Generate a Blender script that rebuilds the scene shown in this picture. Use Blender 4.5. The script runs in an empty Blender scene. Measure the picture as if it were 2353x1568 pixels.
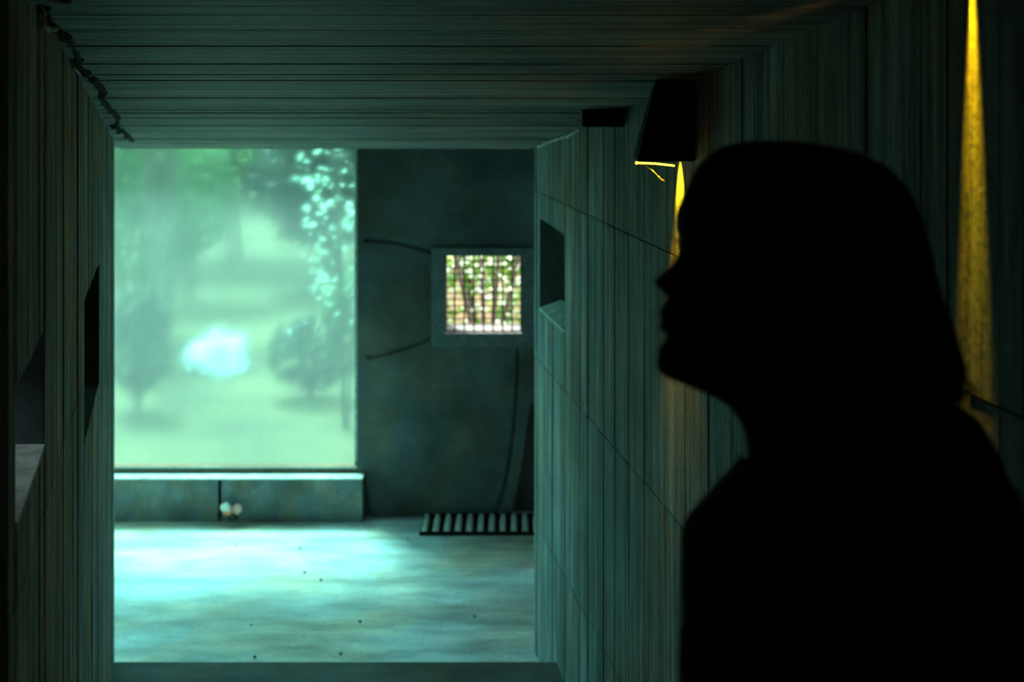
import bpy, bmesh, math, random
from mathutils import Vector, Matrix, noise
random.seed(7)
S = bpy.context.scene
COL = S.collection
EYE = 2.465          # camera height above the room floor (z = 0)
F = 3268.0           # focal length in pixels of the 2353 px wide frame
CX, HY = 1176.5, 180.0

# ------------------------------------------------------------------ camera, world, sun, exposure
cam = bpy.data.cameras.new('camera'); cam_ob = bpy.data.objects.new('camera', cam); COL.objects.link(cam_ob)
cam.sensor_fit = 'HORIZONTAL'; cam.sensor_width = 36.0; cam.lens = 36.0 * F / 2353.0
cam.shift_y = -(784.0 - HY) / 2353.0
cam_ob.location = (0, 0, EYE); cam_ob.rotation_euler = (math.pi / 2, 0, 0)
cam.clip_start = 0.05; cam.clip_end = 300
cam.dof.use_dof = True; cam.dof.focus_distance = 3.3; cam.dof.aperture_fstop = 3.6
S.camera = cam_ob

W = bpy.data.worlds.new('sky'); S.world = W; W.use_nodes = True
bg = W.node_tree.nodes['Background']
bg.inputs['Color'].default_value = (0.86, 1.0, 0.97, 1); bg.inputs['Strength'].default_value = 4.5

sun = bpy.data.lights.new('sun', 'SUN'); sun.energy = 17.0; sun.angle = math.radians(14); sun.color = (1.0, 0.95, 0.85)
sun_ob = bpy.data.objects.new('sun', sun); COL.objects.link(sun_ob)
sun_ob.rotation_euler = Vector((0.30, -0.62, -0.95)).to_track_quat('-Z', 'Y').to_euler()
sun_ob.location = (-3, 12, 9)

S.view_settings.view_transform = 'Standard'; S.view_settings.look = 'None'
S.view_settings.gamma = 1.0; S.view_settings.use_curve_mapping = False
S.view_settings.exposure = 0.45
S.cycles.use_denoising = True
S.cycles.max_bounces = 10; S.cycles.diffuse_bounces = 6; S.cycles.transparent_max_bounces = 12
S.cycles.sample_clamp_indirect = 6.0

# ------------------------------------------------------------------ helpers
def P(px, py, Y):
    "point at depth Y behind photo pixel"
    return Vector(((px - CX) / F * Y, Y, EYE - (py - HY) / F * Y))
def XL(Y): return -0.2408 - 0.2386 * Y          # face of the left wall
def XR(Y): return 1.028 - 0.152 * Y             # face of the right wall
def ZC(Y): return EYE + 0.4336 - 0.119 * Y      # sloping ceiling

def link(name, me, mat=None, parent=None):
    o = bpy.data.objects.new(name, me); COL.objects.link(o)
    if mat is not None: me.materials.append(mat)
    if parent is not None: o.parent = parent
    return o
def obj(name, bm, mat=None, parent=None, smooth=False):
    me = bpy.data.meshes.new(name); bmesh.ops.recalc_face_normals(bm, faces=bm.faces); bm.to_mesh(me); bm.free()
    if smooth:
        for p in me.polygons: p.use_smooth = True
    o = link(name, me, mat, parent)
    if parent is not None and parent.type == 'EMPTY':      # parts are modelled in world space
        o.matrix_parent_inverse = Matrix.Translation(-parent.location)
    return o
def empty(name, loc=(0, 0, 0)):
    o = bpy.data.objects.new(name, None); o.location = loc; COL.objects.link(o); o.empty_display_size = 0.1
    return o
def tag(o, label=None, cat=None, group=None, kind=None):
    for k, v in (('label', label), ('category', cat), ('group', group), ('kind', kind)):
        if v: o[k] = v
    return o
def struct(name, bm, mat, parent=None, smooth=False):
    o = obj(name, bm, mat, parent, smooth)
    if parent is None: o['kind'] = 'structure'
    return o
def hexa(bm, c):
    "c: 8 corners, 4 bottom then 4 top, in ring order"
    v = [bm.verts.new(p) for p in c]
    for f in ((0, 3, 2, 1), (4, 5, 6, 7), (0, 1, 5, 4), (1, 2, 6, 5), (2, 3, 7, 6), (3, 0, 4, 7)):
        bm.faces.new([v[i] for i in f])
    return v
def box(bm, x0, x1, y0, y1, z0, z1):
    return hexa(bm, [(x0, y0, z0), (x1, y0, z0), (x1, y1, z0), (x0, y1, z0),
                     (x0, y0, z1), (x1, y0, z1), (x1, y1, z1), (x0, y1, z1)])
def boxes(*bs):
    bm = bmesh.new()
    for b in bs: box(bm, *b)
    return bm
def tube(bm, pts, rad, n=8, rads=None, squash=None):
    pts = [Vector(p) for p in pts]; rings = []
    up = Vector((0.13, 0.21, 0.97))
    for i, p in enumerate(pts):
        t = (pts[min(i + 1, len(pts) - 1)] - pts[max(i - 1, 0)]).normalized()
        a = t.cross(up)
        if a.length < 1e-3: a = t.cross(Vector((1, 0, 0)))
        a.normalize(); b = t.cross(a).normalized()
        r = rads[i] if rads else rad
        rings.append([bm.verts.new(p + a * math.cos(2 * math.pi * k / n) * r + b * math.sin(2 * math.pi * k / n) * r) for k in range(n)])
    for r0, r1 in zip(rings, rings[1:]):
        for k in range(n): bm.faces.new((r0[k], r0[(k + 1) % n], r1[(k + 1) % n], r1[k]))
    bm.faces.new(rings[0]); bm.faces.new(rings[-1][::-1])
def interp(tab, v):
    if v <= tab[0][0]: return tab[0][1:]
    for a, b in zip(tab, tab[1:]):
        if v <= b[0]:
            t = (v - a[0]) / (b[0] - a[0])
            return tuple(p + (q - p) * t for p, q in zip(a[1:], b[1:]))
    return tab[-1][1:]
def smooth_path(pts, n=6):
    out = []; pts = [Vector(p) for p in pts]
    for i in range(len(pts) - 1):
        p0, p1, p2, p3 = pts[max(i - 1, 0)], pts[i], pts[i + 1], pts[min(i + 2, len(pts) - 1)]
        for k in range(n):
            t = k / n
            out.append(0.5 * ((2 * p1) + (p2 - p0) * t + (2 * p0 - 5 * p1 + 4 * p2 - p3) * t * t + (3 * p1 - p0 - 3 * p2 + p3) * t ** 3))
    return out + [pts[-1]]

# ------------------------------------------------------------------ materials
def new_mat(name):
    m = bpy.data.materials.new(name); m.use_nodes = True
    nt = m.node_tree; nt.nodes.clear()
    out = nt.nodes.new('ShaderNodeOutputMaterial')
    return m, nt, out
def simple(name, col, rough=0.8, metal=0.0, spec=0.3, nscale=30, namt=0.25, bump=0.0, emit=None, estr=0):
    m, nt, out = new_mat(name); N = nt.nodes.new; L = nt.links.new
    b = N('ShaderNodeBsdfPrincipled'); L(b.outputs[0], out.inputs[0])
    b.inputs['Roughness'].default_value = rough; b.inputs['Metallic'].default_value = metal
    b.inputs['Specular IOR Level'].default_value = spec
    tc = N('ShaderNodeTexCoord'); no = N('ShaderNodeTexNoise'); no.inputs['Scale'].default_value = nscale; no.inputs['Detail'].default_value = 5
    L(tc.outputs['Object'], no.inputs['Vector'])
    r = N('ShaderNodeValToRGB'); L(no.outputs[0], r.inputs[0])
    r.color_ramp.elements[0].position = 0.3; r.color_ramp.elements[1].position = 0.7
    r.color_ramp.elements[0].color = (*[c * (1 - namt) for c in col], 1); r.color_ramp.elements[1].color = (*[min(1, c * (1 + namt)) for c in col], 1)
    L(r.outputs[0], b.inputs['Base Color'])
    if bump:
        bp = N('ShaderNodeBump'); bp.inputs['Strength'].default_value = bump; bp.inputs['Distance'].default_value = 0.01
        L(no.outputs[0], bp.inputs['Height']); L(bp.outputs[0], b.inputs['Normal'])
    if emit:
        b.inputs['Emission Color'].default_value = (*emit, 1); b.inputs['Emission Strength'].default_value = estr
    return m

def concrete(name, col, grain, bump=0.7, patch=1.6, warm=0.3, rough=0.8, streak=0.7, rnd=0.22):
    """board-marked concrete: `grain` = (sx, sy, sz) noise scales, small along the board"""
    m, nt, out = new_mat(name); N = nt.nodes.new; L = nt.links.new
    b = N('ShaderNodeBsdfPrincipled'); L(b.outputs[0], out.inputs[0]); b.inputs['Roughness'].default_value = rough
    b.inputs['Specular IOR Level'].default_value = 0.35
    geo = N('ShaderNodeNewGeometry'); tcv = geo.outputs['Position']
    mp = N('ShaderNodeMapping'); mp.inputs['Scale'].default_value = grain; L(tcv, mp.inputs['Vector'])
    g = N('ShaderNodeTexNoise'); g.inputs['Scale'].default_value = 1; g.inputs['Detail'].default_value = 6; g.inputs['Roughness'].default_value = 0.62
    L(mp.outputs[0], g.inputs['Vector'])
    pn = N('ShaderNodeTexNoise'); pn.inputs['Scale'].default_value = patch; pn.inputs['Detail'].default_value = 5; pn.inputs['Roughness'].default_value = 0.6
    L(tcv, pn.inputs['Vector'])
    fn = N('ShaderNodeTexNoise'); fn.inputs['Scale'].default_value = 55; fn.inputs['Detail'].default_value = 4; L(tcv, fn.inputs['Vector'])
    def ramp(src, p0, p1, v0, v1):
        r = N('ShaderNodeMapRange'); r.inputs[1].default_value = p0; r.inputs[2].default_value = p1
        r.inputs[3].default_value = v0; r.inputs[4].default_value = v1; L(src, r.inputs[0]); return r.outputs[0]
    def mul(a, c):
        k = N('ShaderNodeMath'); k.operation = 'MULTIPLY'; L(a, k.inputs[0])
        if isinstance(c, float): k.inputs[1].default_value = c
        else: L(c, k.inputs[1])
        return k.outputs[0]
    a = ramp(g.outputs[0], 0.3, 0.7, 1 - streak, 1 + streak)
    a = mul(a, ramp(pn.outputs[0], 0.34, 0.66, 0.62, 1.30))
    a = mul(a, ramp(fn.outputs[0], 0.3, 0.7, 0.88, 1.12))
    oi = N('ShaderNodeObjectInfo'); a = mul(a, ramp(oi.outputs['Random'], 0, 1, 1 - rnd, 1 + rnd))
    # warm / cool staining
    hn = N('ShaderNodeTexNoise'); hn.inputs['Scale'].default_value = patch * 1.7; hn.inputs['Detail'].default_value = 3
    m2 = N('ShaderNodeMapping'); m2.inputs['Location'].default_value = (7, 3, 1); L(tcv, m2.inputs['Vector']); L(m2.outputs[0], hn.inputs['Vector'])
    mix = N('ShaderNodeMix'); mix.data_type = 'RGBA'
    mix.inputs[6].default_value = (col[0] * 0.86, col[1] * 0.98, col[2] * 1.08, 1); mix.inputs[7].default_value = (col[0] * (1 + warm * .5), col[1], col[2] * (1 - warm * .45), 1)
    L(ramp(hn.outputs[0], 0.42, 0.62, 0, 1), mix.inputs[0])
    sc = N('ShaderNodeVectorMath'); sc.operation = 'SCALE'; L(mix.outputs[2], sc.inputs[0]); L(a, sc.inputs['Scale'])
    L(sc.outputs[0], b.inputs['Base Color'])
    ad = N('ShaderNodeMath'); ad.operation = 'ADD'; L(g.outputs[0], ad.inputs[0]); L(mul(fn.outputs[0], 0.08), ad.inputs[1])
    bp = N('ShaderNodeBump'); bp.inputs['Strength'].default_value = bump; bp.inputs['Distance'].default_value = 0.012
    L(ad.outputs[0], bp.inputs['Height']); L(bp.outputs[0], b.inputs['Normal'])
    return m

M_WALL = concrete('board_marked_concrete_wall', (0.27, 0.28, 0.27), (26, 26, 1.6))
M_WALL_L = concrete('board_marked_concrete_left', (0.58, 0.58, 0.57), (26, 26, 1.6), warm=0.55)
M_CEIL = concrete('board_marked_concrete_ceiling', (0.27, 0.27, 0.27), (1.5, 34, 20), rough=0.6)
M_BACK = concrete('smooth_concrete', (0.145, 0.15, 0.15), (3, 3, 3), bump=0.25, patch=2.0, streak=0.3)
M_PARA = concrete('parapet_concrete', (0.26, 0.27, 0.27), (5, 5, 2.2), bump=0.3, patch=4.0, streak=0.3, warm=0.3)
M_FLOOR = concrete('worn_concrete_floor', (0.60, 0.60, 0.59), (1.6, 5.5, 3), bump=0.35, patch=1.1, streak=0.55, rough=0.6, warm=0.35)
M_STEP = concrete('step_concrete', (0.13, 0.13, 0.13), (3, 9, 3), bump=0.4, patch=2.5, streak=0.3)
M_SEAM = simple('rough_cement_seam', (0.80, 0.80, 0.74), 0.9, nscale=60, bump=0.5)
M_DARK = simple('blackened_metal', (0.012, 0.012, 0.012), 0.65, spec=0.2)
M_RAIL = simple('brown_painted_frame', (0.13, 0.10, 0.075), 0.7)
M_FRAME = simple('pale_metal_frame', (0.62, 0.66, 0.64), 0.45)
M_GRILLE = simple('rusty_black_wire', (0.035, 0.028, 0.026), 0.6, metal=0.4)
M_GRATE = simple('worn_pale_grate', (0.75, 0.76, 0.75), 0.6)
M_GLOW = simple('yellow_rim_glow', (0.9, 0.6, 0.05), emit=(1.0, 0.62, 0.03), estr=5.0)
M_WIRE = simple('pale_cord', (0.75, 0.65, 0.4), 0.7)
M_PEB = simple('dark_stone', (0.14, 0.14, 0.14), 0.8)
M_SKIN = simple('skin', (0.30, 0.17, 0.12), 0.55, nscale=80, namt=0.08)
M_HAIR = simple('dark_hair', (0.012, 0.009, 0.008), 0.55, nscale=120, namt=0.4, bump=0.4)
M_COAT = simple('black_cloth', (0.012, 0.012, 0.014), 0.95, spec=0.1, nscale=90, bump=0.3)
M_TROU = simple('dark_trouser_cloth', (0.014, 0.015, 0.02), 0.95, spec=0.1, nscale=90, bump=0.3)
M_SHOE = simple('dark_shoe', (0.015, 0.012, 0.01), 0.5)
M_EYE = simple('eye_white', (0.35, 0.34, 0.32), 0.3)

def glass_mat():
    m, nt, out = new_mat('fogged_teal_glass'); N = nt.nodes.new; L = nt.links.new
    tint = (0.51, 0.915, 0.865, 1)
    tr = N('ShaderNodeBsdfTransparent'); tr.inputs[0].default_value = tint
    rf = N('ShaderNodeBsdfRefraction'); rf.inputs['Color'].default_value = tint; rf.inputs['IOR'].default_value = 1.05
    rf.inputs['Roughness'].default_value = 0.48
    tl = N('ShaderNodeBsdfTranslucent'); tl.inputs[0].default_value = (0.62, 0.92, 0.88, 1)
    geo = N('ShaderNodeNewGeometry')
    mp = N('ShaderNodeMapping'); mp.inputs['Scale'].default_value = (2.6, 1, 0.9); L(geo.outputs['Position'], mp.inputs['Vector'])
    no = N('ShaderNodeTexNoise'); no.inputs['Scale'].default_value = 1.6; no.inputs['Detail'].default_value = 4; L(mp.outputs[0], no.inputs['Vector'])
    r = N('ShaderNodeMapRange'); r.inputs[1].default_value = 0.3; r.inputs[2].default_value = 0.7; r.inputs[3].default_value = 0.28; r.inputs[4].default_value = 0.68
    L(no.outputs[0], r.inputs[0])
    mx = N('ShaderNodeMixShader'); L(r.outputs[0], mx.inputs[0]); L(tr.outputs[0], mx.inputs[1]); L(rf.outputs[0], mx.inputs[2])
    m2 = N('ShaderNodeMixShader'); m2.inputs[0].default_value = 0.042; L(mx.outputs[0], m2.inputs[1]); L(tl.outputs[0], m2.inputs[2])
    L(m2.outputs[0], out.inputs[0])
    return m
M_GLASS = glass_mat()

def leaf_mat(name, col, trans):
    m, nt, out = new_mat(name); N = nt.nodes.new; L = nt.links.new
    d = N('ShaderNodeBsdfPrincipled'); d.inputs['Roughness'].default_value = 0.5
    t = N('ShaderNodeBsdfTranslucent'); mx = N('ShaderNodeMixShader'); mx.inputs[0].default_value = 0.5
    geo = N('ShaderNodeNewGeometry'); no = N('ShaderNodeTexNoise'); no.inputs['Scale'].default_value = 1.3; no.inputs['Detail'].default_value = 3
    L(geo.outputs['Position'], no.inputs['Vector'])
    r = N('ShaderNodeMapRange'); r.inputs[1].default_value = 0.35; r.inputs[2].default_value = 0.65; r.inputs[3].default_value = 0.6; r.inputs[4].default_value = 1.35; L(no.outputs[0], r.inputs[0])
    for c, sh, inp in ((col, d, 'Base Color'), (trans, t, 'Color')):
        v = N('ShaderNodeVectorMath'); v.operation = 'SCALE'; v.inputs[0].default_value = c; L(r.outputs[0], v.inputs['Scale']); L(v.outputs[0], sh.inputs[inp])
    L(d.outputs[0], mx.inputs[1]); L(t.outputs[0], mx.inputs[2]); L(mx.outputs[0], out.inputs[0])
    return m
M_LEAF = [leaf_mat('leaf_green', (0.06, 0.095, 0.04), (0.09, 0.15, 0.05)),
          leaf_mat('leaf_pale', (0.11, 0.14, 0.08), (0.15, 0.20, 0.08)),
          leaf_mat('leaf_dark', (0.022, 0.03, 0.022), (0.03, 0.04, 0.025)),
          leaf_mat('leaf_glint', (0.62, 0.68, 0.60), (0.60, 0.72, 0.55))]  # sun glints on foliage, painted as near-white leaves
M_LEAF.append(leaf_mat('leaf_fresh', (0.13, 0.26, 0.05), (0.22, 0.42, 0.06)))
M_BARK = simple('bark', (0.10, 0.075, 0.055), 0.9, nscale=14, bump=0.6)
M_GROUND = simple('garden_ground', (0.070, 0.043, 0.013), 0.95, nscale=1.5, namt=0.35)
M_ROCK = simple('pale_limestone', (0.70, 0.70, 0.69), 0.8, nscale=6, namt=0.1, bump=0.3)

# ------------------------------------------------------------------ large structure
struct('floor', boxes((-4.6, 3.0, 5.2, 8.35, -0.2, 0.0)), M_FLOOR)
# wide shallow steps climbing towards the camera, between the two side walls
steps_root = empty('stairs', (-0.5, 3.8, 0.0))
tag(steps_root, 'dark concrete stairs, the lowest tread crossing the bottom edge of the photo', 'stairs')
edges = [5.62, 4.7, 3.7, 2.7, 1.9]; tops = [EYE - 2.30, EYE - 2.15, EYE - 2.0, EYE - 1.85, EYE - 1.71]
for i, (y1, zt) in enumerate(zip(edges, tops)):
    y0 = edges[i + 1] if i + 1 < len(edges) else -1.6
    bm = bmesh.new()
    def xl(Y): return XL(Y) if Y > 1.95 else -0.69
    hexa(bm, [(xl(y0), y0, 0.0), (XR(y0), y0, 0.0), (XR(y1), y1, 0.0), (xl(y1), y1, 0.0),
              (xl(y0), y0, zt), (XR(y0), y0, zt), (XR(y1), y1, zt), (xl(y1), y1, zt)])
    es = [e for e in bm.edges if all(abs(v.co.y - y1) < 1e-4 and abs(v.co.z - zt) < 1e-4 for v in e.verts)]
    bmesh.ops.bevel(bm, geom=es, offset=0.02, segments=3, affect='EDGES')
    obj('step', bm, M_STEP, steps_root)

def strip_wall(root, X, sgn, y0, y1, joints, holes, top, w=0.09, mat=M_WALL, seed=1):
    """board impressions of a wall: one proud strip per board and pour"""
    rr = random.Random(seed); y = y0; gap = 0.0
    while y < y1 - 0.01:
        ya, yb = y, min(y1, y + w * rr.choice((0.75, 0.9, 1.0, 1.0, 1.15)))
        if y1 - yb < 0.03: yb = y1
        for (hy0, hy1, _, _) in holes:          # board edges snap to the openings
            for e in (hy0, hy1):
                if ya + 0.02 < e < yb: yb = e
                elif yb <= e < yb + 0.02: yb = e
        zt = min(top(ya), top(yb))
        cuts = [0.0] + [j for j in joints if j < zt - 0.05] + [None]
        segs = []
        for c0, c1 in zip(cuts, cuts[1:]):
            lo, hi = c0 + (0.002 if c0 else 0), (c1 - 0.002) if c1 is not None else None
            segs.append((lo, hi))
        for (hy0, hy1, hz0, hz1) in holes:
            if ya >= hy0 - 1e-4 and yb <= hy1 + 1e-4:
                ns = []
                for lo, hi in segs:
                    h = hi if hi is not None else 99
                    if h <= hz0 or lo >= hz1: ns.append((lo, hi)); continue
                    if lo < hz0 - 0.01: ns.append((lo, hz0))
                    if h > hz1 + 0.01: ns.append((hz1, hi))
                segs = ns
        base = rr.uniform(0.0, 0.0045)
        for lo, hi in segs:
            p = base + rr.uniform(0, 0.0012)
            bm = bmesh.new(); a, b = ya + gap, yb - gap
            f0, f1 = X(a) + sgn * p, X(b) + sgn * p; k0, k1 = X(a) - sgn * 0.03, X(b) - sgn * 0.03
            ha, hb = (hi, hi) if hi is not None else (top(a), top(b))
            hexa(bm, [(f0, a, lo), (f1, b, lo), (k1, b, lo), (k0, a, lo), (f0, a, ha), (f1, b, hb), (k1, b, hb), (k0, a, ha)])
            obj('board_strip', bm, mat, root)
        y = yb

def wall_core(X, sgn, segs, th=0.4, inset=0.012):
    """core behind the strips; segs = (y0, y1, z0, z1) rectangles"""
    bm = bmesh.new()
    for (a, b, lo, hi) in segs:
        f0, f1 = X(a) - sgn * inset, X(b) - sgn * inset; k0, k1 = f0 - sgn * th, f1 - sgn * th
        hexa(bm, [(f0, a, lo), (f1, b, lo), (k1, b, lo), (k0, a, lo), (f0, a, hi), (f1, b, hi), (k1, b, hi), (k0, a, hi)])
    return bm
def recess(bm, X, sgn, a, b, lo, hi, splay, depth):
    """lining of a niche: far jamb, near jamb, sill, head and back"""
    fa, fb = X(a), X(b); t = 0.03
    o = [(fa, a), (fb, b)]; i = [(fa - sgn * depth, a + splay[0]), (fb - sgn * depth, b - splay[1])]
    lo2, hi2 = lo + splay[2], hi - splay[3]
    O = [(o[0][0], o[0][1], lo), (o[1][0], o[1][1], lo), (o[1][0], o[1][1], hi), (o[0][0], o[0][1], hi)]
    I = [(i[0][0], i[0][1], lo2), (i[1][0], i[1][1], lo2), (i[1][0], i[1][1], hi2), (i[0][0], i[0][1], hi2)]
    vo = [bm.verts.new(p) for p in O]; vi = [bm.verts.new(p) for p in I]
    for k in range(4): bm.faces.new((vo[k], vo[(k + 1) % 4], vi[(k + 1) % 4], vi[k]))
    return vi

Z = lambda z: EYE + z
# ---- left wall -----------------------------------------------------
LN = (2.165, 2.64, Z(-0.690), Z(-0.468))       # near niche with the pale sill
LF = (3.84, 4.60, Z(-0.990), Z(-0.600))        # far narrow niche
top_wall = lambda Y: ZC(Y)
segs = [(1.95, 5.81, 0, LF[2]), (1.95, LF[0], LF[2], LN[2]), (LF[1], 5.81, LF[2], LF[3]), (1.95, LN[0], LN[2], LN[3]),
        (LN[1], LF[0], LN[2], LF[3]), (LN[1], 5.81, LF[3], LN[3]), (1.95, 5.81, LN[3], Z(-0.30))]
wl = wall_core(XL, +1, segs)
hexa(wl, [(XL(1.95) - .012, 1.95, Z(-.30)), (XL(5.81) - .012, 5.81, Z(-.30)), (XL(5.81) - .45, 5.81, Z(-.30)), (XL(1.95) - .45, 1.95, Z(-.30)),
          (XL(1.95) - .012, 1.95, ZC(1.95)), (XL(5.81) - .012, 5.81, ZC(5.81)), (XL(5.81) - .45, 5.81, ZC(5.81)), (XL(1.95) - .45, 1.95, ZC(1.95))])
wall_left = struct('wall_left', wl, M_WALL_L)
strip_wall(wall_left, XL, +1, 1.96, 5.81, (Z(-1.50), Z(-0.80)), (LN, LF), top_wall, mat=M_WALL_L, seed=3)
bm = bmesh.new()
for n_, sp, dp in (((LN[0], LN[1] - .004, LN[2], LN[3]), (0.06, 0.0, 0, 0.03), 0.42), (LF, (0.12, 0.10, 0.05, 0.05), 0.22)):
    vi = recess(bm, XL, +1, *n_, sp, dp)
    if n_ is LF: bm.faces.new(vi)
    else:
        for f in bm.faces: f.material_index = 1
o = obj('niche_lining', bm, M_BACK, wall_left); o.data.materials.append(simple('shaded_niche_lining', (0.03, 0.05, 0.052), .9, nscale=25, bump=.5))  # shade inside the near niche is put into this dark lining colour
# sill slab of the near niche, made pale for the light on it
bm = bmesh.new()
a, b = LN[0] + .005, LN[1] - .006
hexa(bm, [(XL(a) + .004, a, LN[2] + .001), (XL(b) + .004, b, LN[2] + .001), (XL(b) - .29, b - .006, LN[2] + .001), (XL(a) - .29, a + .03, LN[2] + .001),
          (XL(a) + .004, a, LN[2] + .012), (XL(b) + .004, b, LN[2] + .012), (XL(b) - .29, b - .006, LN[2] + .012), (XL(a) - .29, a + .03, LN[2] + .012)])
M_SILL = simple('lit_sill_pale', (0.60, 0.72, 0.70), 0.7, nscale=22, namt=0.3, bump=0.4)  # light falling on both niche sills, put into a pale colour
obj('sill', bm, M_SILL, wall_left)
# blunt pier nearest the camera and the room's front wall behind the left wall
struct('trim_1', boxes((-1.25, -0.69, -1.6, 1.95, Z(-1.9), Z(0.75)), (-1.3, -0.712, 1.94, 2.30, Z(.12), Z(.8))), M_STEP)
struct('wall_front', boxes((-4.6, XL(5.81) - 0.10, 5.45, 5.80, 0, Z(-.2)), (XL(5.3) - 0.45, XL(5.81) - 0.05, 5.3, 5.80, 0, Z(-.24)), (1.0, 3.0, 5.86, 6.14, 0, Z(-.303))), M_BACK)

# ---- right wall ----------------------------------------------------
RN = (5.42, 5.99, Z(-0.975), Z(-0.588))
segs = [(-1.6, 6.10, 0, RN[2]), (-1.6, RN[0], RN[2], RN[3]), (RN[1], 6.10, RN[2], RN[3]), (-1.6, 6.10, RN[3], Z(-0.31)), ]
wr = wall_core(XR, -1, segs)
for (ya, yb, za, zb) in ((2.3, 6.10, None, None), (-1.6, 2.3, Z(.75), Z(.75))):
    za = za or ZC(ya); zb = zb or ZC(yb)
    hexa(wr, [(XR(ya) + .012, ya, Z(-.31)), (XR(yb) + .012, yb, Z(-.31)), (XR(yb) + .41, yb, Z(-.31)), (XR(ya) + .41, ya, Z(-.31)),
              (XR(ya) + .012, ya, za), (XR(yb) + .012, yb, zb), (XR(yb) + .41, yb, zb), (XR(ya) + .41, ya, za)])
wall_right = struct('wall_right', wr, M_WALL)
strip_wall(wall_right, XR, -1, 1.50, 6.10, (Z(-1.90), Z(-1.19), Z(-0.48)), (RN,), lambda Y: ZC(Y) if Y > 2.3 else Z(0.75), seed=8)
# rounded end of the right wall (hollow post so the niche stays open)
bm = bmesh.new(); prof = []
x0 = XR(6.10) - 0.002; R_ = 0.07
for k in range(9):
    a = math.pi / 2 * k / 8
    prof.append((x0 + R_ - R_ * math.cos(a), 6.19 - R_ + R_ * math.sin(a)))
prof = [(x0, 6.085)] + prof + [(1.0, 6.19), (1.0, 6.13), (x0 + 0.11, 6.13), (x0 + 0.11, 6.085)]
vb = [bm.verts.new((x, y, 0)) for x, y in prof]; vt = [bm.verts.new((x, y, Z(-.300))) for x, y in prof]
for k in range(len(prof)):
    bm.faces.new((vb[k], vb[(k + 1) % len(prof)], vt[(k + 1) % len(prof)], vt[k]))
bm.faces.new(vb[::-1]); bm.faces.new(vt)
obj('rounded_corner', bm, M_PARA, wall_right)
bm = bmesh.new(); vi = recess(bm, XR, -1, *RN, (0.10, 0.06, 0.0, 0.07), 0.10)
v2 = []
cc = sum((v.co for v in vi), Vector()) / 4
for v in vi: v2.append(bm.verts.new(cc + (v.co - cc) * 0.80))
v3 = [bm.verts.new(v.co + Vector((0.2, 0, 0))) for v in v2]
for k in range(4):
    bm.faces.new((vi[k], vi[(k + 1) % 4], v2[(k + 1) % 4], v2[k])); bm.faces.new((v2[k], v2[(k + 1) % 4], v3[(k + 1) % 4], v3[k]))
bm.faces.new(v3)
obj('niche_lining', bm, M_BACK, wall_right)
bm = bmesh.new(); a, b = RN[0] + .01, RN[1] - .01
hexa(bm, [(XR(a) - .004, a, RN[2] + .001), (XR(b) - .004, b, RN[2] + .001), (XR(b) + .085, b - .07, RN[2] + .001), (XR(a) + .085, a + .09, RN[2] + .001),
          (XR(a) - .004, a, RN[2] + .010), (XR(b) - .004, b, RN[2] + .010), (XR(b) + .085, b - .07, RN[2] + .055), (XR(a) + .085, a + .09, RN[2] + .055)])
obj('sill', bm, M_SILL, wall_right)

# ---- ceiling -------------------------------------------------------
bm = bmesh.new()
def cslab(bm, y0, y1, xa0, xb0, xa1, xb1, lo, hi):
    hexa(bm, [(xa0, y0, ZC(y0) + lo), (xb0, y0, ZC(y0) + lo), (xb1, y1, ZC(y1) + lo), (xa1, y1, ZC(y1) + lo),
              (xa0, y0, ZC(y0) + hi), (xb0, y0, ZC(y0) + hi), (xb1, y1, ZC(y1) + hi), (xa1, y1, ZC(y1) + hi)])
cslab(bm, 2.3, 6.19, XL(2.3) - .5, XR(2.3) + .5, XL(6.19) - .5, XR(6.19) + .9, 0.03, 0.35)
cslab(bm, 2.3, 6.19, XL(2.3) - .5, XL(2.3) + .012, XL(6.19) - .5, XL(6.19) + .012, 0.0, 0.03)
cslab(bm, 2.3, 6.19, XR(2.3) - .012, XR(2.3) + .5, XR(6.19) - .012, XR(6.19) + .9, 0.0, 0.03)
box(bm, -1.3, 1.7, 2.28, 2.42, ZC(2.3), Z(0.8))
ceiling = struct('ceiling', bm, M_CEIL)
cj = [2.3, 2.63, 3.55, 4.44, 6.19]; rr = random.Random(5)
for y0, y1 in zip(cj, cj[1:]):
    n = max(2, round((y1 - y0) / 0.105)); gp = {2.3: .006, 2.63: .009, 3.55: .004, 4.44: .026, 6.19: 0}
    cuts = [y0 + gp[y0]] + [y0 + (y1 - y0) * (k + rr.uniform(-.2, .2)) / n for k in range(1, n)] + [y1 - gp[y1]]
    pl = rr.uniform(0, .002)
    for a, b in zip(cuts, cuts[1:]):
        p = rr.uniform(0, 0.003) + pl
        bm = bmesh.new(); g = 0.0
        cslab(bm, a + g, b - g, XL(a) + .012, XR(a) - .012, XL(b) + .012, XR(b) - .012, -p, 0.031)
        obj('board_strip', bm, M_CEIL, ceiling)
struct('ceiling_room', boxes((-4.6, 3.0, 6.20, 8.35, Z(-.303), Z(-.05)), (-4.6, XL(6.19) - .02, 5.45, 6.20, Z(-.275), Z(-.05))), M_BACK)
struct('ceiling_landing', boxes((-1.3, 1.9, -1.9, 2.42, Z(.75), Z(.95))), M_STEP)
struct('wall_back', boxes((-1.3, 1.9, -1.9, -1.6, Z(-1.9), Z(.8))), M_STEP)

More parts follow.
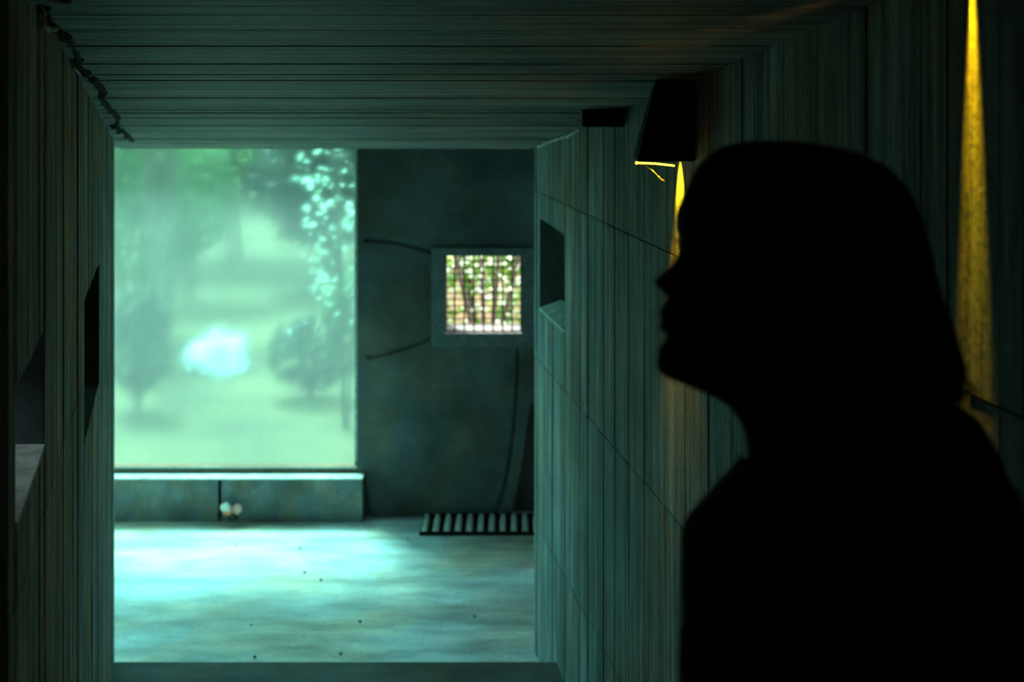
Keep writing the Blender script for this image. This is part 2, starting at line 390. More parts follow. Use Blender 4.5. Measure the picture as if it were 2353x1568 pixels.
# ---- far wall with the two windows ---------------------------------
WX0, WX1, WZ0 = -3.5, P(821, 0, 8.0).x, P(0, 1076, 8.0).z
SX0, SX1 = P(1022, 0, 8.0).x, P(1199, 0, 8.0).x; SZ0, SZ1 = P(0, 766, 8.0).z, P(0, 588, 8.0).z
ZT = Z(-.303)
bm = boxes((WX1, SX0, 8.0, 8.3, 0, ZT), (SX1, 3.0, 8.0, 8.3, 0, ZT), (SX0, SX1, 8.0, 8.3, 0, SZ0), (SX0, SX1, 8.0, 8.3, SZ1, ZT),
           (-4.6, WX0, 8.0, 8.3, 0, ZT), (WX0, WX1, 8.0, 8.14, 0, WZ0 - 0.035))
bmesh.ops.remove_doubles(bm, verts=bm.verts, dist=1e-5)
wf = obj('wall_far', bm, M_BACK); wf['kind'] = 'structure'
# grooves and the sunk corner, really cut out of the wall
cb = bmesh.new()
def groove(px, r0, r1=None):
    pts = smooth_path([P(x, y, 8.0) for x, y in px], 5); n = len(pts)
    tube(cb, pts, r0, 8, [r0 + ((r1 or r0) - r0) * i / (n - 1) for i in range(n)])
groove([(836, 552), (900, 556), (960, 570), (1003, 585)], 0.014, 0.016)
groove([(842, 823), (900, 809), (960, 790), (1000, 771)], 0.015, 0.012)
groove([(1191, 785), (1189, 860), (1180, 1000), (1160, 1120), (1138, 1190)], 0.014, 0.019)
groove([(834, 1100), (840, 1150), (850, 1190)], 0.016, 0.02)
groove([(850, 1190), (1000, 1191), (1140, 1192)], 0.012)
poly = [P(1219, 925, 8.0), P(1300, 925, 8.0), P(1300, 1192, 8.0), P(1176, 1192, 8.0), P(1196, 1080, 8.0)]
v0 = [cb.verts.new((p.x, 7.95, p.z)) for p in poly]; v1 = [cb.verts.new((p.x, 8.10, p.z)) for p in poly]
for k in range(5): cb.faces.new((v0[k], v0[(k + 1) % 5], v1[(k + 1) % 5], v1[k]))
cb.faces.new(v0[::-1]); cb.faces.new(v1)
bmesh.ops.recalc_face_normals(cb, faces=cb.faces)
cme = bpy.data.meshes.new('cutter'); cb.to_mesh(cme); cb.free(); cut = bpy.data.objects.new('cutter', cme); COL.objects.link(cut)
md = wf.modifiers.new('b', 'BOOLEAN'); md.object = cut; md.operation = 'DIFFERENCE'; md.solver = 'EXACT'; md.use_self = True
dg = bpy.context.evaluated_depsgraph_get()
me2 = bpy.data.meshes.new_from_object(wf.evaluated_get(dg)); wf.modifiers.clear(); wf.data = me2
bpy.data.objects.remove(cut)
# room side walls, the left one with a second tinted window
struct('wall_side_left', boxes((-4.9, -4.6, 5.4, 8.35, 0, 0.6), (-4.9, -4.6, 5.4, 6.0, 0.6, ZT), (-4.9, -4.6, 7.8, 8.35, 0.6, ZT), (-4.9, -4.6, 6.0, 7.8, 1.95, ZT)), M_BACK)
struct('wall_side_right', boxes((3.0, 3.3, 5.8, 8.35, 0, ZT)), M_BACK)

def window_big(name, frame_boxes, pane_box):
    root = empty(name, (0, 0, 0)); root['kind'] = 'structure'
    for i, b_ in enumerate(frame_boxes): obj('frame_rail', boxes(b_), M_RAIL if i == 0 else M_FRAME, root)
    obj('glass_pane', boxes(pane_box), M_GLASS, root)
    return root
window_big('window_1', [(WX0, WX1, 8.0, 8.06, WZ0 - 0.035, WZ0), (WX1 - 0.022, WX1, 8.06, 8.10, WZ0, ZT - .03), (WX0, WX0 + 0.03, 8.06, 8.10, WZ0, ZT - .03),
                        (WX0, WX1, 8.06, 8.10, ZT - .03, ZT)], (WX0 + .03, WX1 - .022, 8.075, 8.083, WZ0, ZT - .03))
window_big('window_2', [(-4.8, -4.72, 6.0, 7.8, 0.6, 0.64), (-4.8, -4.72, 6.0, 7.8, 1.91, 1.95), (-4.8, -4.72, 6.0, 6.04, 0.64, 1.91), (-4.8, -4.72, 7.76, 7.8, 0.64, 1.91)],
           (-4.77, -4.762, 6.04, 7.76, 0.64, 1.91))
# parapet in two lengths with an open joint, and its ledge, lightened for the light on top
LZ = Z(-2.222); GX = P(505, 0, 7.9).x
for nm, a, b in (('trim_2', -4.6, GX - 0.010), ('trim_3', GX + 0.010, P(832, 0, 7.9).x)):
    bm = boxes((a, b, 7.9, 8.0, 0.0, LZ - 0.008)); struct(nm, bm, M_PARA)
M_LEDGE = simple('lit_ledge_pale', (0.72, 0.74, 0.72), 0.6, nscale=18, namt=0.2)  # light on the ledge top is painted in as a paler tone
struct('trim_4', boxes((-4.6, P(833, 0, 7.9).x, 7.893, 8.0, LZ - 0.008, LZ)), M_LEDGE)

# small barred window: plate frame, bars
root = empty('window_3', (0, 0, 0)); root['kind'] = 'structure'
e = 0.075
M_PLATE = simple('cool_grey_surround', (0.17, 0.19, 0.21), 0.7)
for b_ in ((SX0 - e, SX0, 7.985, 8.0, SZ0 - e, SZ1 + e * .6), (SX1, SX1 + e, 7.985, 8.0, SZ0 - e, SZ1 + e * .6), (SX0, SX1, 7.985, 8.0, SZ1, SZ1 + e * .6), (SX0, SX1, 7.985, 8.0, SZ0 - e, SZ0)):
    obj('surround', boxes(b_), M_PLATE, root)
gr = empty('window_grille', (SX0, 8.05, SZ0)); tag(gr, 'black wire grille filling the small square window in the far wall', 'grille')
for k in range(9):
    x = SX0 + (SX1 - SX0) * (k + 0.0) / 8; x = min(max(x, SX0 + .004), SX1 - .004)
    obj('upright_bar', boxes((x - .0045, x + .0045, 8.045, 8.054, SZ0, SZ1)), M_GRILLE, gr)
for k in range(13):
    z = SZ0 + (SZ1 - SZ0) * k / 12; z = min(max(z, SZ0 + .003), SZ1 - .003)
    obj('cross_bar', boxes((SX0, SX1, 8.054, 8.058, z - .003, z + .003)), M_GRILLE, gr)

# ---- rough cement seams in the ceiling corners ----------------------
def seam(name, px, X, n, r, seed, lift=0.0):
    rr = random.Random(seed); pts = []
    for (x, y) in px:                              # where the line lies on the wall plane
        d = (x - CX) / F
        Yw = (0.2408 / (-d - 0.2386)) if X is XL else 1.028 / (d + 0.152)
        p = P(x, y, Yw); p.x += 0.011 if X is XL else -0.004
        pts.append(p)
    pts = smooth_path(pts, n)
    pts = [p + Vector((0, rr.uniform(-.004, .004), rr.uniform(-.0025, .0025))) for p in pts]
    bm = bmesh.new(); tube(bm, pts, r, 6, [r * rr.uniform(.35, 1.25) for _ in pts])
    return struct(name, bm, M_SEAM, smooth=True)
seam('trim_5', [(84, -20), (85, 30), (90, 62), (118, 70), (140, 88), (161, 125), (160, 158), (200, 185), (222, 212), (213, 226), (235, 250), (256, 275), (252, 297), (262, 305)], XL, 5, 0.0065, 3)
seam('trim_6', [(1604, 176), (1700, 132), (1790, 90), (1880, 48), (1980, 0), (2060, -36)], XR, 16, 0.0028, 4)
seam('trim_7', [(1240, 338), (1275, 323), (1310, 312), (1336, 296)], XR, 8, 0.006, 6)

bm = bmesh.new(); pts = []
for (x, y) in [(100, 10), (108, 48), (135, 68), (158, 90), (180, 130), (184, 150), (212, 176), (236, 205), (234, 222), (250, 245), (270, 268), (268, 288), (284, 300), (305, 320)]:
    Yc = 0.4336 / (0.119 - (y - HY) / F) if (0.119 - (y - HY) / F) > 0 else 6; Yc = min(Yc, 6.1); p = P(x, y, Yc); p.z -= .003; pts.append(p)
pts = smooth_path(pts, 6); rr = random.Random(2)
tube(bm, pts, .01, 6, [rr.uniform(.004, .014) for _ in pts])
M_EDGE_SHADE = simple('shaded_crumbled_edge', (0.05, 0.05, 0.05), 0.95, bump=.5)  # recess shadow along the crumbled edge, put into its dark colour
obj('crumbled_edge_shade', bm, M_EDGE_SHADE, ceiling)
# broken dark flaps where the left seam meets the lintel
bm = bmesh.new()
for (x, y, s) in ((268, 288, .014), (278, 302, .012), (290, 314, .010), (303, 322, .008)):
    dY = min(6.0, 0.4336 / (0.119 - (y - HY) / F) - .02); p = P(x, y, dY)
    for k in range(4):
        q = p + Vector((random.uniform(-s, s), random.uniform(-s, s), random.uniform(-.3 * s, .5 * s)))
        ret = bmesh.ops.create_icosphere(bm, subdivisions=1, radius=s * random.uniform(.4, .9), matrix=Matrix.Translation(q))
        for v in ret['verts']: v.co += Vector((random.uniform(-1, 1), random.uniform(-1, 1), random.uniform(-1, 1))) * s * .25
o = obj('spalled_edge', bm, M_STEP, ceiling); tag(o, 'broken crumbling concrete along the left corner')

# ------------------------------------------------------------------ garden outside
struct('ground', boxes((-60, 60, 8.3, 120, -0.35, 0.08), (-60, -4.9, -20, 8.3, -0.35, 0.08), (-4.9, -1.75, -20, 5.25, -0.35, 1.5), (-4.9, -2.5, -20, 5.25, 1.5, Z(-.30))), M_GROUND)  # last box: unseen bank added to block low light at the near niche
def leaf_cloud(n, seed, size, shape):
    rr = random.Random(seed); vs = []; fs = []
    for i in range(n):
        while True:
            p = Vector((rr.uniform(-1, 1), rr.uniform(-1, 1), rr.uniform(-1, 1)))
            if 0.25 < p.length < 1: break
        d = noise.noise(p * 2.3 + Vector((seed, 0, 0)))
        if d < -0.08 and rr.random() < .85: continue
        p = Vector((p.x * shape[0], p.y * shape[1], p.z * shape[2]))
        u = Vector((rr.gauss(0, 1), rr.gauss(0, 1), rr.gauss(0, .6))).normalized(); w = u.cross(Vector((rr.gauss(0, 1), rr.gauss(0, 1), rr.gauss(0, 1)))).normalized()
        l = size * rr.uniform(.6, 1.4); b = len(vs)
        vs += [p - u * l, p + w * l * .45, p + u * l, p - w * l * .45]; fs.append((b, b + 1, b + 2, b + 3))
    me = bpy.data.meshes.new('foliage'); me.from_pydata(vs, [], fs); return me
def plant(name, label, cat, loc, n, seed, size, shape, mat, zc, stems=3, r=0.03, group=None):
    root = empty(name, loc); tag(root, label, cat, group)
    me = leaf_cloud(n, seed, size, shape); me.materials.append(mat)
    o = bpy.data.objects.new('foliage', me); COL.objects.link(o); o.parent = root; o.location = (0, 0, zc); o['kind'] = 'stuff'
    rr = random.Random(seed)
    for k in range(stems):
        bm = bmesh.new(); a = rr.uniform(0, 6.28); q = Vector((math.cos(a), math.sin(a), 0)) * shape[0] * .35
        tube(bm, smooth_path([q * .15, q * .4 + Vector((0, 0, zc * .5)), q + Vector((0, 0, zc + shape[2] * .4))], 4), r, 6)
        s = link('stem' if r < .05 else 'trunk', bpy.data.meshes.new('stem'), M_BARK, root); bm.to_mesh(s.data); bm.free()
    return root
def G(px, Y): return ((px - CX) / F * Y, Y, 0.08)
plant('tree', 'leafy green tree behind the left part of the fogged window', 'tree', G(300, 13.0), 5000, 11, .06, (1.0, .9, .8), M_LEAF[0], 1.35, 4, .06)
plant('tree', 'tall pale tree filling the top centre of the fogged window', 'tree', G(560, 19.0), 9000, 12, .09, (2.4, 1.2, 1.1), M_LEAF[1], 2.3, 3, .09)
plant('tree', 'dark tree behind the right half of the fogged window', 'tree', G(760, 16.0), 5000, 13, .08, (0.9, .8, .75), M_LEAF[2], 1.2, 3, .08)
plant('shrub', 'shrub with sunlit glints painted as pale leaves at the right edge of the fogged window', 'shrub', G(795, 9.7), 520, 14, .026, (.36, .3, .85), M_LEAF[3], 1.55, 3, .012)
plant('tree', 'yellow green tree glowing left of centre in the fogged window', 'tree', G(430, 15.5), 3500, 15, .07, (.7, .6, .35), M_LEAF[1], 1.55, 3, .05)
plant('shrub', 'bright green bush seen through the small barred window', 'shrub', G(1105, 13.2), 5200, 16, .06, (1.1, .5, 1.0), M_LEAF[4], .95, 4, .02)
plant('shrub', 'sparse bush of painted white glints in front of the green bush at the small barred window', 'shrub', G(1120, 10.8), 620, 17, .028, (.75, .35, .7), M_LEAF[3], .85, 4, .02)
plant('shrub', 'low yellow green bush at the lower right of the fogged window', 'shrub', G(830, 12.0), 1400, 18, .05, (.35, .35, .32), M_LEAF[1], .45, 3, .015)
plant('shrub', 'low dark bush right of the pale boulder', 'shrub', G(715, 10.6), 1800, 21, .035, (.34, .25, .28), M_LEAF[2], .33, 5, .01)
plant('shrub', 'brownish thicket of thin stems left of the pale boulder', 'shrub', G(318, 10.2), 1500, 22, .03, (.22, .2, .42), M_LEAF[2], .5, 14, .012)
for i, (x, y, w) in enumerate(((-9.6, 25, 'far left'), (-5.4, 28, 'left of centre'), (-1.0, 26, 'right of centre'), (3.8, 29, 'far right'))):
    plant('tree', 'tall dense tree in the row beyond the garden, ' + w, 'tree', (x, y, .08), 4500, 30 + i, .15, (1.9, 1.4, 2.3), M_LEAF[(0, 2, 0, 1)[i]], 2.5, 1, .14, group='far row of garden trees')
for i, (px, Y) in enumerate(((345, 11.0), (378, 11.4))):
    x, y, z = G(px, Y)
    sl = empty('slender_tree', (x, y, z)); tag(sl, ('left' if i == 0 else 'right') + ' one of two slender brown trees beside the pale boulder', 'tree')
    bm = bmesh.new(); tube(bm, smooth_path([(x, y, .05), (x + .03, y, .8), (x - .02 + .05 * i, y + .05, 1.7), (x + .05, y, 2.6)], 4), .05, 8)
    obj('trunk', bm, M_BARK, sl, True)
bm = bmesh.new(); bmesh.ops.create_icosphere(bm, subdivisions=4, radius=1)
for v in bm.verts:
    d = 1 + .5 * noise.noise(v.co * 1.6) + .25 * noise.noise(v.co * 4)
    v.co = Vector((v.co.x * .25, v.co.y * .2, v.co.z * .24)) * d
    if v.co.z > 0: v.co.z -= max(0, v.co.x) * .35
    v.co += Vector(((508 - CX) / F * 11.6, 11.6, .13))
o = obj('boulder', bm, M_ROCK, None, True); tag(o, 'pale sunlit boulder shining through the fogged window', 'boulder')

# ------------------------------------------------------------------ fixtures on the right wall
lamp = empty('wall_lamp', (XR(3.72), 3.72, ZC(3.72) - 0.02))
tag(lamp, 'dark tapered wall lamp with a yellow glow, in front of the nose of the person', 'lamp')
bm = bmesh.new()
a, b = 3.65, 3.88; t = 0.004
tl, bl = P(1508, 184, a), P(1464, 371, a)
zt, zb = tl.z, bl.z
def ring(z, x): return [(x, a, z), (XR(a) - .006, a, z), (XR(b) - .006, b, z), (x + .01, b, z)]
r0, r1 = [bm.verts.new(p) for p in ring(zb, bl.x)], [bm.verts.new((p[0], p[1], min(p[2], ZC(p[1]) - .002))) for p in ring(zt, tl.x)]
for k in range(4): bm.faces.new((r0[k], r0[(k + 1) % 4], r1[(k + 1) % 4], r1[k]))
bm.faces.new(r1)
geom = bmesh.ops.solidify(bm, geom=bm.faces[:], thickness=0.004)
obj('hood', bm, M_DARK, lamp)
bm = bmesh.new(); tube(bm, [P(1466, 374.5, 3.655), P(1505, 376, 3.655), P(1550, 381, 3.66)], .0026, 8); obj('glowing_rim', bm, M_GLOW, lamp, True)  # lamplight on the hood's lower rim, painted as an emissive strip
bm = bmesh.new(); bmesh.ops.create_uvsphere(bm, u_segments=10, v_segments=8, radius=.0042, matrix=Matrix.Translation(P(1463, 374.5, 3.652))); obj('rim_tip', bm, M_GLOW, lamp, True)
bm = bmesh.new(); pts = smooth_path([P(1472, 378, 3.65), P(1490, 386, 3.65), P(1500, 393, 3.645), P(1512, 405, 3.65), P(1519, 412, 3.65), P(1527, 417, 3.65)], 4)
tube(bm, pts, .0016, 6, [.0012 + .0012 * (i % 5 == 3) + .001 * (i > len(pts) * .6) for i in range(len(pts))]); obj('hanging_wire', bm, M_WIRE, lamp)
def spot(name, loc, aim, power, size, blend, rad, parent, col=(1.0, 0.60, 0.006)):
    l = bpy.data.lights.new(name, 'SPOT'); l.energy = power; l.spot_size = math.radians(size); l.spot_blend = blend; l.shadow_soft_size = rad; l.color = col
    o = bpy.data.objects.new(name, l); COL.objects.link(o); o.location = loc
    o.rotation_euler = (Vector(aim) - Vector(loc)).to_track_quat('-Z', 'Y').to_euler()
    o.parent = parent; o.matrix_parent_inverse = Matrix.Translation(-parent.location)
    return o
spot('lamp_light', (XR(3.785) - .028, 3.785, zb + .03), (XR(3.785) + .010, 3.785, zb - .40), 42, 46, 1.0, .006, lamp)
spot('rim_fill', (bl.x + .05, 3.635, zb - .012), (bl.x + .05, 3.68, zb - .10), 0.15, 140, 1.0, .004, lamp)  # added spot that carries the painted rim glow onto the cord
# second lamp, above the frame, whose beam draws the long streak
lamp2 = empty('wall_lamp', (XR(2.153), 2.153, Z(.36)))
tag(lamp2, 'wall lamp out of sight above the frame casting the long yellow streak', 'lamp')
x = XR(2.153)
bm = boxes((x - .09, x - .086, 2.09, 2.22, Z(.21), Z(.40)), (x - .086, x - .008, 2.09, 2.094, Z(.21), Z(.40)), (x - .086, x - .008, 2.216, 2.22, Z(.21), Z(.40)), (x - .09, x - .008, 2.09, 2.22, Z(.40), Z(.404)))
obj('hood', bm, M_DARK, lamp2)
spot('lamp_light', (x - .026, 2.153, Z(.30)), (x + .004, 2.153, Z(-.30)), 150, 12, 1.0, .005, lamp2)
spot('side_glow', (x - .05, 2.2, Z(.126)), (.36, 3.02, Z(.072)), 2.0, 13, 1.0, .005, lamp2, (1.0, .5, .1))

# dark box in the ceiling corner
Y = 4.42; p0, p1 = P(1338, 253, Y), P(1440, 292, Y)
bm = bmesh.new(); box(bm, p0.x, XR(Y) - .002, Y, Y + .34, p1.z, ZC(Y + .34) - .002)
for v in bm.verts:
    if v.co.z > p1.z + .01: v.co.z = ZC(v.co.y) - .003
    if v.co.x > p0.x + .05: v.co.x = XR(v.co.y) - .006
bmesh.ops.bevel(bm, geom=bm.edges[:], offset=.003, segments=2, affect='EDGES')
o = obj('junction_box', bm, M_DARK); tag(o, 'small black box tucked under the ceiling above the right wall', 'box')

# ------------------------------------------------------------------ things on the floor
gx0, gx1 = P(964, 0, 7.68).x, P(1224, 0, 7.68).x
g = empty('floor_grate', (gx0, 7.68, 0)); tag(g, 'pale slatted metal grate lying at the foot of the far wall', 'grate')
obj('edge_rail', boxes((gx0, gx1 + .03, 7.66, 7.668, 0, .022)), M_DARK, g)
obj('edge_rail', boxes((gx0, gx1 + .03, 7.945, 7.953, 0, .03)), M_DARK, g)
obj('tray', boxes((gx0, gx1 + .03, 7.668, 7.945, 0.0, .004)), M_DARK, g)
pitch = 25.9 / F * 7.68
for k in range(11):
    x = gx0 + .006 + pitch * k
    bm = bmesh.new(); w2 = .017
    vs = []
    for (yy, zc) in ((7.668, .016), (7.70, .026), (7.80, .027), (7.945, .03)):
        vs.append([bm.verts.new((x - w2 + .017, yy, .004)), bm.verts.new((x + w2 + .017, yy, .004)), bm.verts.new((x + w2 * .6 + .017, yy, zc)), bm.verts.new((x - w2 * .6 + .017, yy, zc))])
    for q0, q1 in zip(vs, vs[1:]):
        for j in range(4): bm.faces.new((q0[j], q0[(j + 1) % 4], q1[(j + 1) % 4], q1[j]))
    bm.faces.new(vs[0]); bm.faces.new(vs[-1][::-1])
    obj('slat', bm, M_GRATE, g)

lit = empty('crumpled_wrapper', (P(532, 0, 7.84).x, 7.84, 0)); tag(lit, 'crumpled pink and white wrapper on the floor against the parapet', 'litter')
for (px, py, s, c, nm) in ((519, 1167, .026, (.85, .9, .95), 'white_flap'), (520, 1177, .018, (.75, .25, .1), 'orange_flap'), (533, 1175, .026, (.75, .3, .26), 'red_fold'), (547, 1170, .026, (.8, .42, .42), 'pink_flap'), (535, 1188, .028, (.03, .03, .03), 'dark_base')):
    bm = bmesh.new(); p = P(px, py, 7.83); bmesh.ops.create_icosphere(bm, subdivisions=2, radius=s, matrix=Matrix.Translation(Vector((0, 0, 0))))
    for v in bm.verts:
        v.co = v.co * (1 + .5 * noise.noise(v.co * 60 + Vector((px, 0, 0)))); v.co.y *= .6; v.co += p
        v.co.z = max(v.co.z, .001)
    obj(nm, bm, simple('wrapper_' + nm, c, .5), lit)
for k, (px, py) in enumerate(((936, 1241), (541, 1254), (737, 1335), (827, 1430), (783, 1504), (577, 1438), (585, 1512), (700, 1318), (1090, 1418), (690, 1262))):
    Yp = EYE * F / (py - HY); p = P(px, py, Yp); r = random.uniform(.005, .008)
    bm = bmesh.new(); bmesh.ops.create_icosphere(bm, subdivisions=2, radius=r)
    for v in bm.verts:
        v.co = v.co * (1 + .4 * noise.noise(v.co * 90 + Vector((k, 0, 0)))); v.co.z = v.co.z * .6
    mz = min(v.co.z for v in bm.verts)
    me = bpy.data.meshes.new('pebble'); bm.to_mesh(me); bm.free()
    o = link('pebble', me, M_PEB); o.location = (p.x, p.y, -mz)
    tag(o, 'tiny dark crumb of stone lying loose on the pale floor', 'pebble', 'crumbs of stone on the floor')

# ------------------------------------------------------------------ the person (profile, facing left)
YP = 1.45; K = YP / F
def HX(px): return (px - CX) * K
def HZ(py): return EYE - (py - HY) * K
FEET = EYE - 1.71
def loft(bm, rows, nseg=48, ex=2.0, func=None):
    """rows: (z, x_front, x_back, half_width, y_centre)"""
    rings = []
    for (z, xf, xb, hw, yc) in rows:
        cx = (xf + xb) / 2; a = (xb - xf) / 2; ring = []
        for k in range(nseg):
            t = 2 * math.pi * k / nseg; c, s = math.cos(t), math.sin(t)
            px = cx - a * math.copysign(abs(c) ** (2 / ex), c); py = hw * math.copysign(abs(s) ** (2 / ex), s)
            if func: px, py = func(px, py, z, c)
            ring.append(bm.verts.new((px, yc + py, z)))
        rings.append(ring)
    for r0, r1 in zip(rings, rings[1:]):
        for k in range(nseg): bm.faces.new((r0[k], r0[(k + 1) % nseg], r1[(k + 1) % nseg], r1[k]))
    bm.faces.new(rings[0]); bm.faces.new(rings[-1][::-1])
def rows_px(tab, step, yc=YP):
    out = []; y = tab[0][0]
    while y <= tab[-1][0]:
        xf, xb, hw = interp(tab, y); out.append((HZ(y), HX(xf), HX(xb), hw, yc)); y += step
    return out
def limb(bm, pts, rads, n=14): 
    tube(bm, pts, 0, n, rads)
    for p, r in ((pts[0], rads[0]), (pts[-1], rads[-1])):
        bmesh.ops.create_uvsphere(bm, u_segments=12, v_segments=8, radius=r, matrix=Matrix.Translation(Vector(p)))
def fused(name, bm, voxel, mat, parent, smooth_iter=4):
    me = bpy.data.meshes.new(name + '_raw'); bmesh.ops.recalc_face_normals(bm, faces=bm.faces); bm.to_mesh(me); bm.free()
    t = bpy.data.objects.new(name + '_raw', me); COL.objects.link(t)
    m = t.modifiers.new('r', 'REMESH'); m.mode = 'VOXEL'; m.voxel_size = voxel; m.use_smooth_shade = True
    if smooth_iter:
        s = t.modifiers.new('s', 'SMOOTH'); s.factor = .5; s.iterations = smooth_iter
    me2 = bpy.data.meshes.new_from_object(t.evaluated_get(bpy.context.evaluated_depsgraph_get()))
    bpy.data.objects.remove(t); me2.name = name
    o = link(name, me2, mat, parent)
    if parent.type == 'EMPTY': o.matrix_parent_inverse = Matrix.Translation(-parent.location)
    return o

person = empty('person', (HX(1960), YP, FEET))
tag(person, 'person with long dark hair in black clothes standing in profile, facing left', 'person')
body = bmesh.new()
# face profile: y -> true outline; base curve without the narrow features
prof = [(330, 1760), (336, 1700), (345, 1660), (360, 1632), (378, 1612), (400, 1598), (430, 1584), (482, 1568), (505, 1563), (521, 1562), (535, 1565), (560, 1571), (586, 1568), (600, 1560), (615, 1548),
        (630, 1524), (644, 1505), (655, 1508), (664, 1518), (680, 1543), (696, 1539), (712, 1528), (726, 1523), (735, 1539), (744, 1526), (756, 1522), (768, 1540), (785, 1537), (800, 1524), (833, 1518), (853, 1522), (866, 1540),
        (880, 1572), (892, 1600), (911, 1645), (937, 1680), (976, 1704), (1015, 1713), (1080, 1716)]
base = [(330, 1760), (345, 1660), (378, 1612), (430, 1584), (482, 1568), (521, 1566), (560, 1574), (600, 1572), (640, 1562), (680, 1554), (722, 1548), (768, 1544), (800, 1536), (833, 1530), (853, 1532), (866, 1548), (880, 1574), (892, 1600), (911, 1645), (937, 1680), (976, 1704), (1015, 1713), (1080, 1716)]
back = [(330, 1850, .02), (340, 1935, .042), (360, 1990, .056), (400, 2035, .068), (480, 2062, .075), (560, 2066, .077), (640, 2050, .076), (700, 2030, .072), (760, 2005, .066), (820, 1985, .058), (880, 1978, .052), (940, 1980, .050), (1080, 1990, .052)]
prof = [(y_, x_ - (8 if 625 < y_ < 670 else 13 if 430 < y_ < 870 else 6)) for y_, x_ in prof]; base = [(y_, x_ - (13 if 430 < y_ < 870 else 6)) for y_, x_ in base]
rows = []; y = 330
while y <= 1080:
    xb, hw = interp(back, y); rows.append((HZ(y), HX(interp(base, y)[0]), HX(xb), hw, YP)); y += 4
def face(px, py, z, c):
    yy = HY + (EYE - z) / K
    if c > 0 and yy < 900:
        bump = (interp(base, yy)[0] - interp(prof, yy)[0]) * K
        sg = .013 if 575 < yy < 690 else .022
        px -= bump * math.exp(-(py / sg) ** 2)
        sock = math.exp(-((yy - 572) / 24) ** 2) * .010
        px += sock * math.exp(-((abs(py) - .033) / .015) ** 2)
    return px, py
loft(body, rows, 72, 2.15, face)
# trunk, arms, legs under the clothes (torso turned away from the camera)
SH = HX(1960)
loft(body, [(HZ(1000), SH - .05, SH + .03, .05, YP), (HZ(1060), SH - .10, SH + .09, .06, YP), (HZ(1130), SH - .14, SH + .14, .08, YP), (HZ(1300), SH - .13, SH + .13, .09, YP),
            (HZ(1568), SH - .125, SH + .125, .09, YP), (FEET + .98, SH - .11, SH + .11, .085, YP), (FEET + .84, SH - .15, SH + .15, .10, YP), (FEET + .76, SH - .13, SH + .13, .09, YP)])
hands = []
for s in (-1, 1):
    sh = Vector((SH + s * .135, YP, HZ(1300 if s < 0 else 1175))); el = Vector((SH + s * .150, YP - .01, FEET + 1.04)); wr = Vector((SH + s * .165, YP + .05, FEET + .80))
    limb(body, [sh, sh.lerp(el, .4), el, el.lerp(wr, .35), wr], [.040, .036, .031, .030, .021])
    pc = wr + Vector((0, .012, -.05)); limb(body, [wr, pc, pc + Vector((0, .008, -.03))], [.020, .026, .024])
    for j, (dy, ln) in enumerate(((-.026, .062), (-.009, .074), (.009, .069), (.025, .054))):
        f0 = pc + Vector((0, dy + .008, -.035)); f1 = f0 + Vector((-s * .004, dy * .1, -ln * .45)); f2 = f1 + Vector((-s * .012, .002, -ln * .3)); f3 = f2 + Vector((-s * .016, .002, -ln * .2))
        limb(body, [f0, f1, f2, f3], [.0088, .0082, .0074, .0064], 8)
    t0 = pc + Vector((0, .018, .012)); limb(body, [t0, t0 + Vector((-s * .012, .024, -.022)), t0 + Vector((-s * .018, .030, -.050))], [.012, .0095, .008], 8)
    hp = Vector((SH + s * .075, YP, FEET + .84)); kn = Vector((SH + s * .080, YP + .01, FEET + .46)); an = Vector((SH + s * .085, YP - .02, FEET + .085))
    limb(body, [hp, hp.lerp(kn, .4), kn, kn.lerp(an, .35), an], [.078, .068, .050, .048, .032])
    limb(body, [an, an + Vector((0, .06, -.04)), an + Vector((0, .15, -.055))], [.03, .028, .022])
fused('body', body, .0034, M_SKIN, person, 1)
for s in (-1, 1):
    bm = bmesh.new(); bmesh.ops.create_uvsphere(bm, u_segments=14, v_segments=10, radius=.011, matrix=Matrix.Translation((HX(1590), YP + s * .032, HZ(574)))); eye = obj('eye', bm, M_EYE, person, True)
    bm = bmesh.new(); bmesh.ops.create_uvsphere(bm, u_segments=14, v_segments=10, radius=.0062, matrix=Matrix.Translation((HX(1590) - .0062, YP + s * .032, HZ(574)))); obj('iris', bm, M_HAIR, eye, True)
    bm = bmesh.new()
    for k in range(9):
        yy = YP + s * (.022 + .0025 * k); r = Vector((HX(1583), yy, HZ(562))); tube(bm, [r, r + Vector((-.010, s * .001, .0005)), r + Vector((-.018, s * .002, .006))], .0006, 4)
    obj('eyelashes', bm, M_HAIR, person)
# hair: shell over the skull, falling behind to the shoulder
hair = bmesh.new()
ht = [(323, 1735, 1820, .018), (327, 1700, 1860, .03), (334, 1668, 1910, .045), (345, 1640, 1955, .058), (360, 1625, 1998, .068), (387, 1608, 2038, .078), (436, 1612, 2075, .085), (488, 1650, 2101, .089), (566, 1700, 2124, .092), (644, 1735, 2141, .092),
      (696, 1750, 2158, .090), (748, 1765, 2178, .088), (807, 1785, 2196, .086), (846, 1800, 2206, .082), (885, 1840, 2196, .076), (930, 1890, 2180, .066), (990, 1950, 2150, .05), (1040, 1990, 2110, .03)]
def hw_(px, py, z, c):
    q = noise.noise(Vector((px * 8, py * 60, z * 5))) * .004
    return px + q * .6, py + q
loft(hair, rows_px(ht, 6), 64, 2.1, hw_)
ho = fused('hair', hair, .005, M_HAIR, person, 2)
bm = bmesh.new(); rr = random.Random(9)
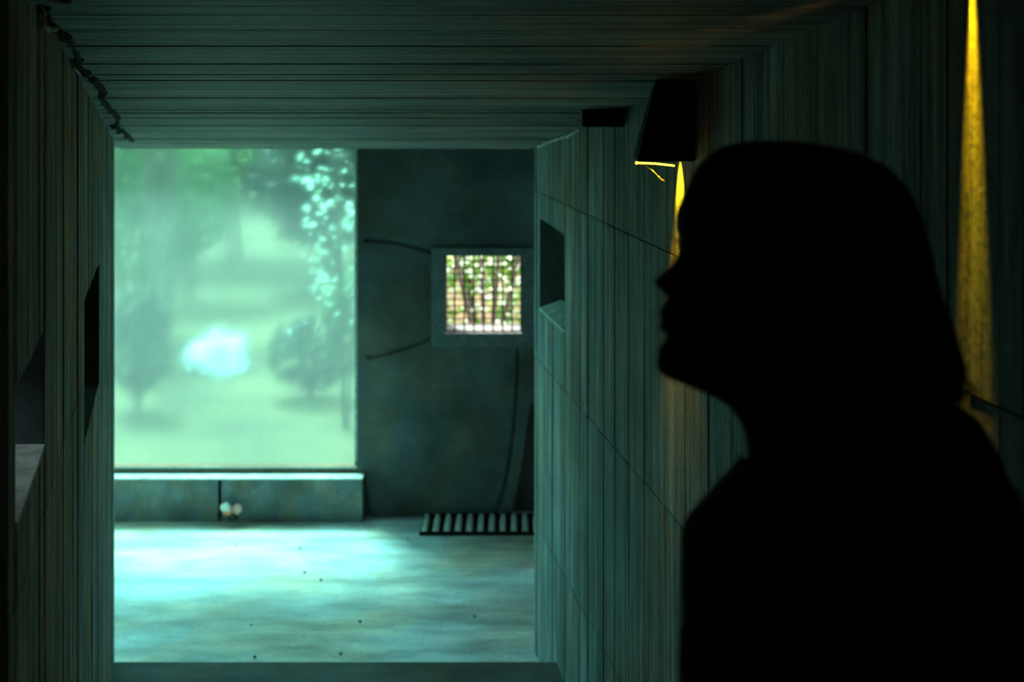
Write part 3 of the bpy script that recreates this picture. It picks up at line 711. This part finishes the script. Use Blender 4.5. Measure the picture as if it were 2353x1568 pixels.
for k in range(170):
    y0 = rr.uniform(340, 760); a = rr.uniform(-1.25, 1.25); pts = []
    yy = y0
    while yy < min(1010, y0 + rr.uniform(150, 420)):
        xf, xb, w = interp(ht, yy); cx = (xf + xb) / 2
        out = 1.015 + .02 * rr.random() + max(0, (yy - 820)) * .0002
        pts.append(Vector((HX(cx + (xb - xf) / 2 * math.cos(a) * out), YP + w * math.sin(a) * out, HZ(yy)))); yy += 30
    if len(pts) > 2: tube(bm, smooth_path(pts, 2), .0011, 4)
for k in range(16):
    p = P(rr.uniform(2150, 2215), rr.uniform(790, 880), YP); q = p + Vector((rr.uniform(-.01, .025), rr.uniform(-.02, .02), -rr.uniform(.03, .075)))
    tube(bm, smooth_path([p, p.lerp(q, .5) + Vector((rr.uniform(0, .012), 0, 0)), q], 3), .0011, 4)
o = obj('hair_strands', bm, M_HAIR, ho); o['kind'] = 'stuff'; o.matrix_parent_inverse = ho.matrix_world.inverted() if False else Matrix.Identity(4)
# coat following the outline of the shoulders
coat = bmesh.new()
ct = [(905, 1860, 2160, .055), (930, 1800, 2200, .062), (963, 1760, 2248, .070), (995, 1735, 2266, .078), (1028, 1718, 2283, .085), (1054, 1708, 2294, .09), (1093, 1680, 2310, .096), (1126, 1648, 2321, .10), (1165, 1615, 2337, .105), (1197, 1584, 2345, .108),
      (1222, 1568, 2350, .11), (1260, 1565, 2356, .112), (1400, 1564, 2366, .114), (1568, 1560, 2370, .112), (1800, 1590, 2345, .11), (2200, 1600, 2330, .11), (2330, 1580, 2350, .115), (2420, 1575, 2355, .118)]
loft(coat, rows_px(ct, 10), 64, 2.3)
for s in (-1, 1):
    sh = Vector((SH + s * .128, YP, HZ(1270 if s < 0 else 1200))); el = Vector((SH + s * .142, YP - .01, FEET + 1.04)); wr = Vector((SH + s * .160, YP + .045, FEET + .825))
    limb(coat, [sh, sh.lerp(el, .5), el, wr], [.044, .043, .039, .032])
fused('coat', coat, .006, M_COAT, person, 3)
tr = bmesh.new()
loft(tr, [(FEET + 1.0, SH - .135, SH + .135, .10, YP), (FEET + .84, SH - .16, SH + .16, .112, YP), (FEET + .76, SH - .14, SH + .14, .10, YP)])
for s in (-1, 1):
    hp = Vector((SH + s * .075, YP, FEET + .84)); kn = Vector((SH + s * .080, YP + .01, FEET + .46)); an = Vector((SH + s * .085, YP - .02, FEET + .11))
    limb(tr, [hp, hp.lerp(kn, .4), kn, an], [.086, .078, .062, .052])
fused('trousers', tr, .007, M_TROU, person, 3)
for s in (-1, 1):
    bm = bmesh.new(); xx = SH + s * .085
    loft(bm, [(FEET, xx - .042, xx + .042, .125, YP + .05), (FEET + .02, xx - .045, xx + .045, .13, YP + .05), (FEET + .05, xx - .042, xx + .042, .11, YP + .03), (FEET + .08, xx - .038, xx + .038, .07, YP - .01), (FEET + .12, xx - .038, xx + .038, .048, YP - .02)], 28, 2.4)
    obj('shoe', bm, M_SHOE, person, True)
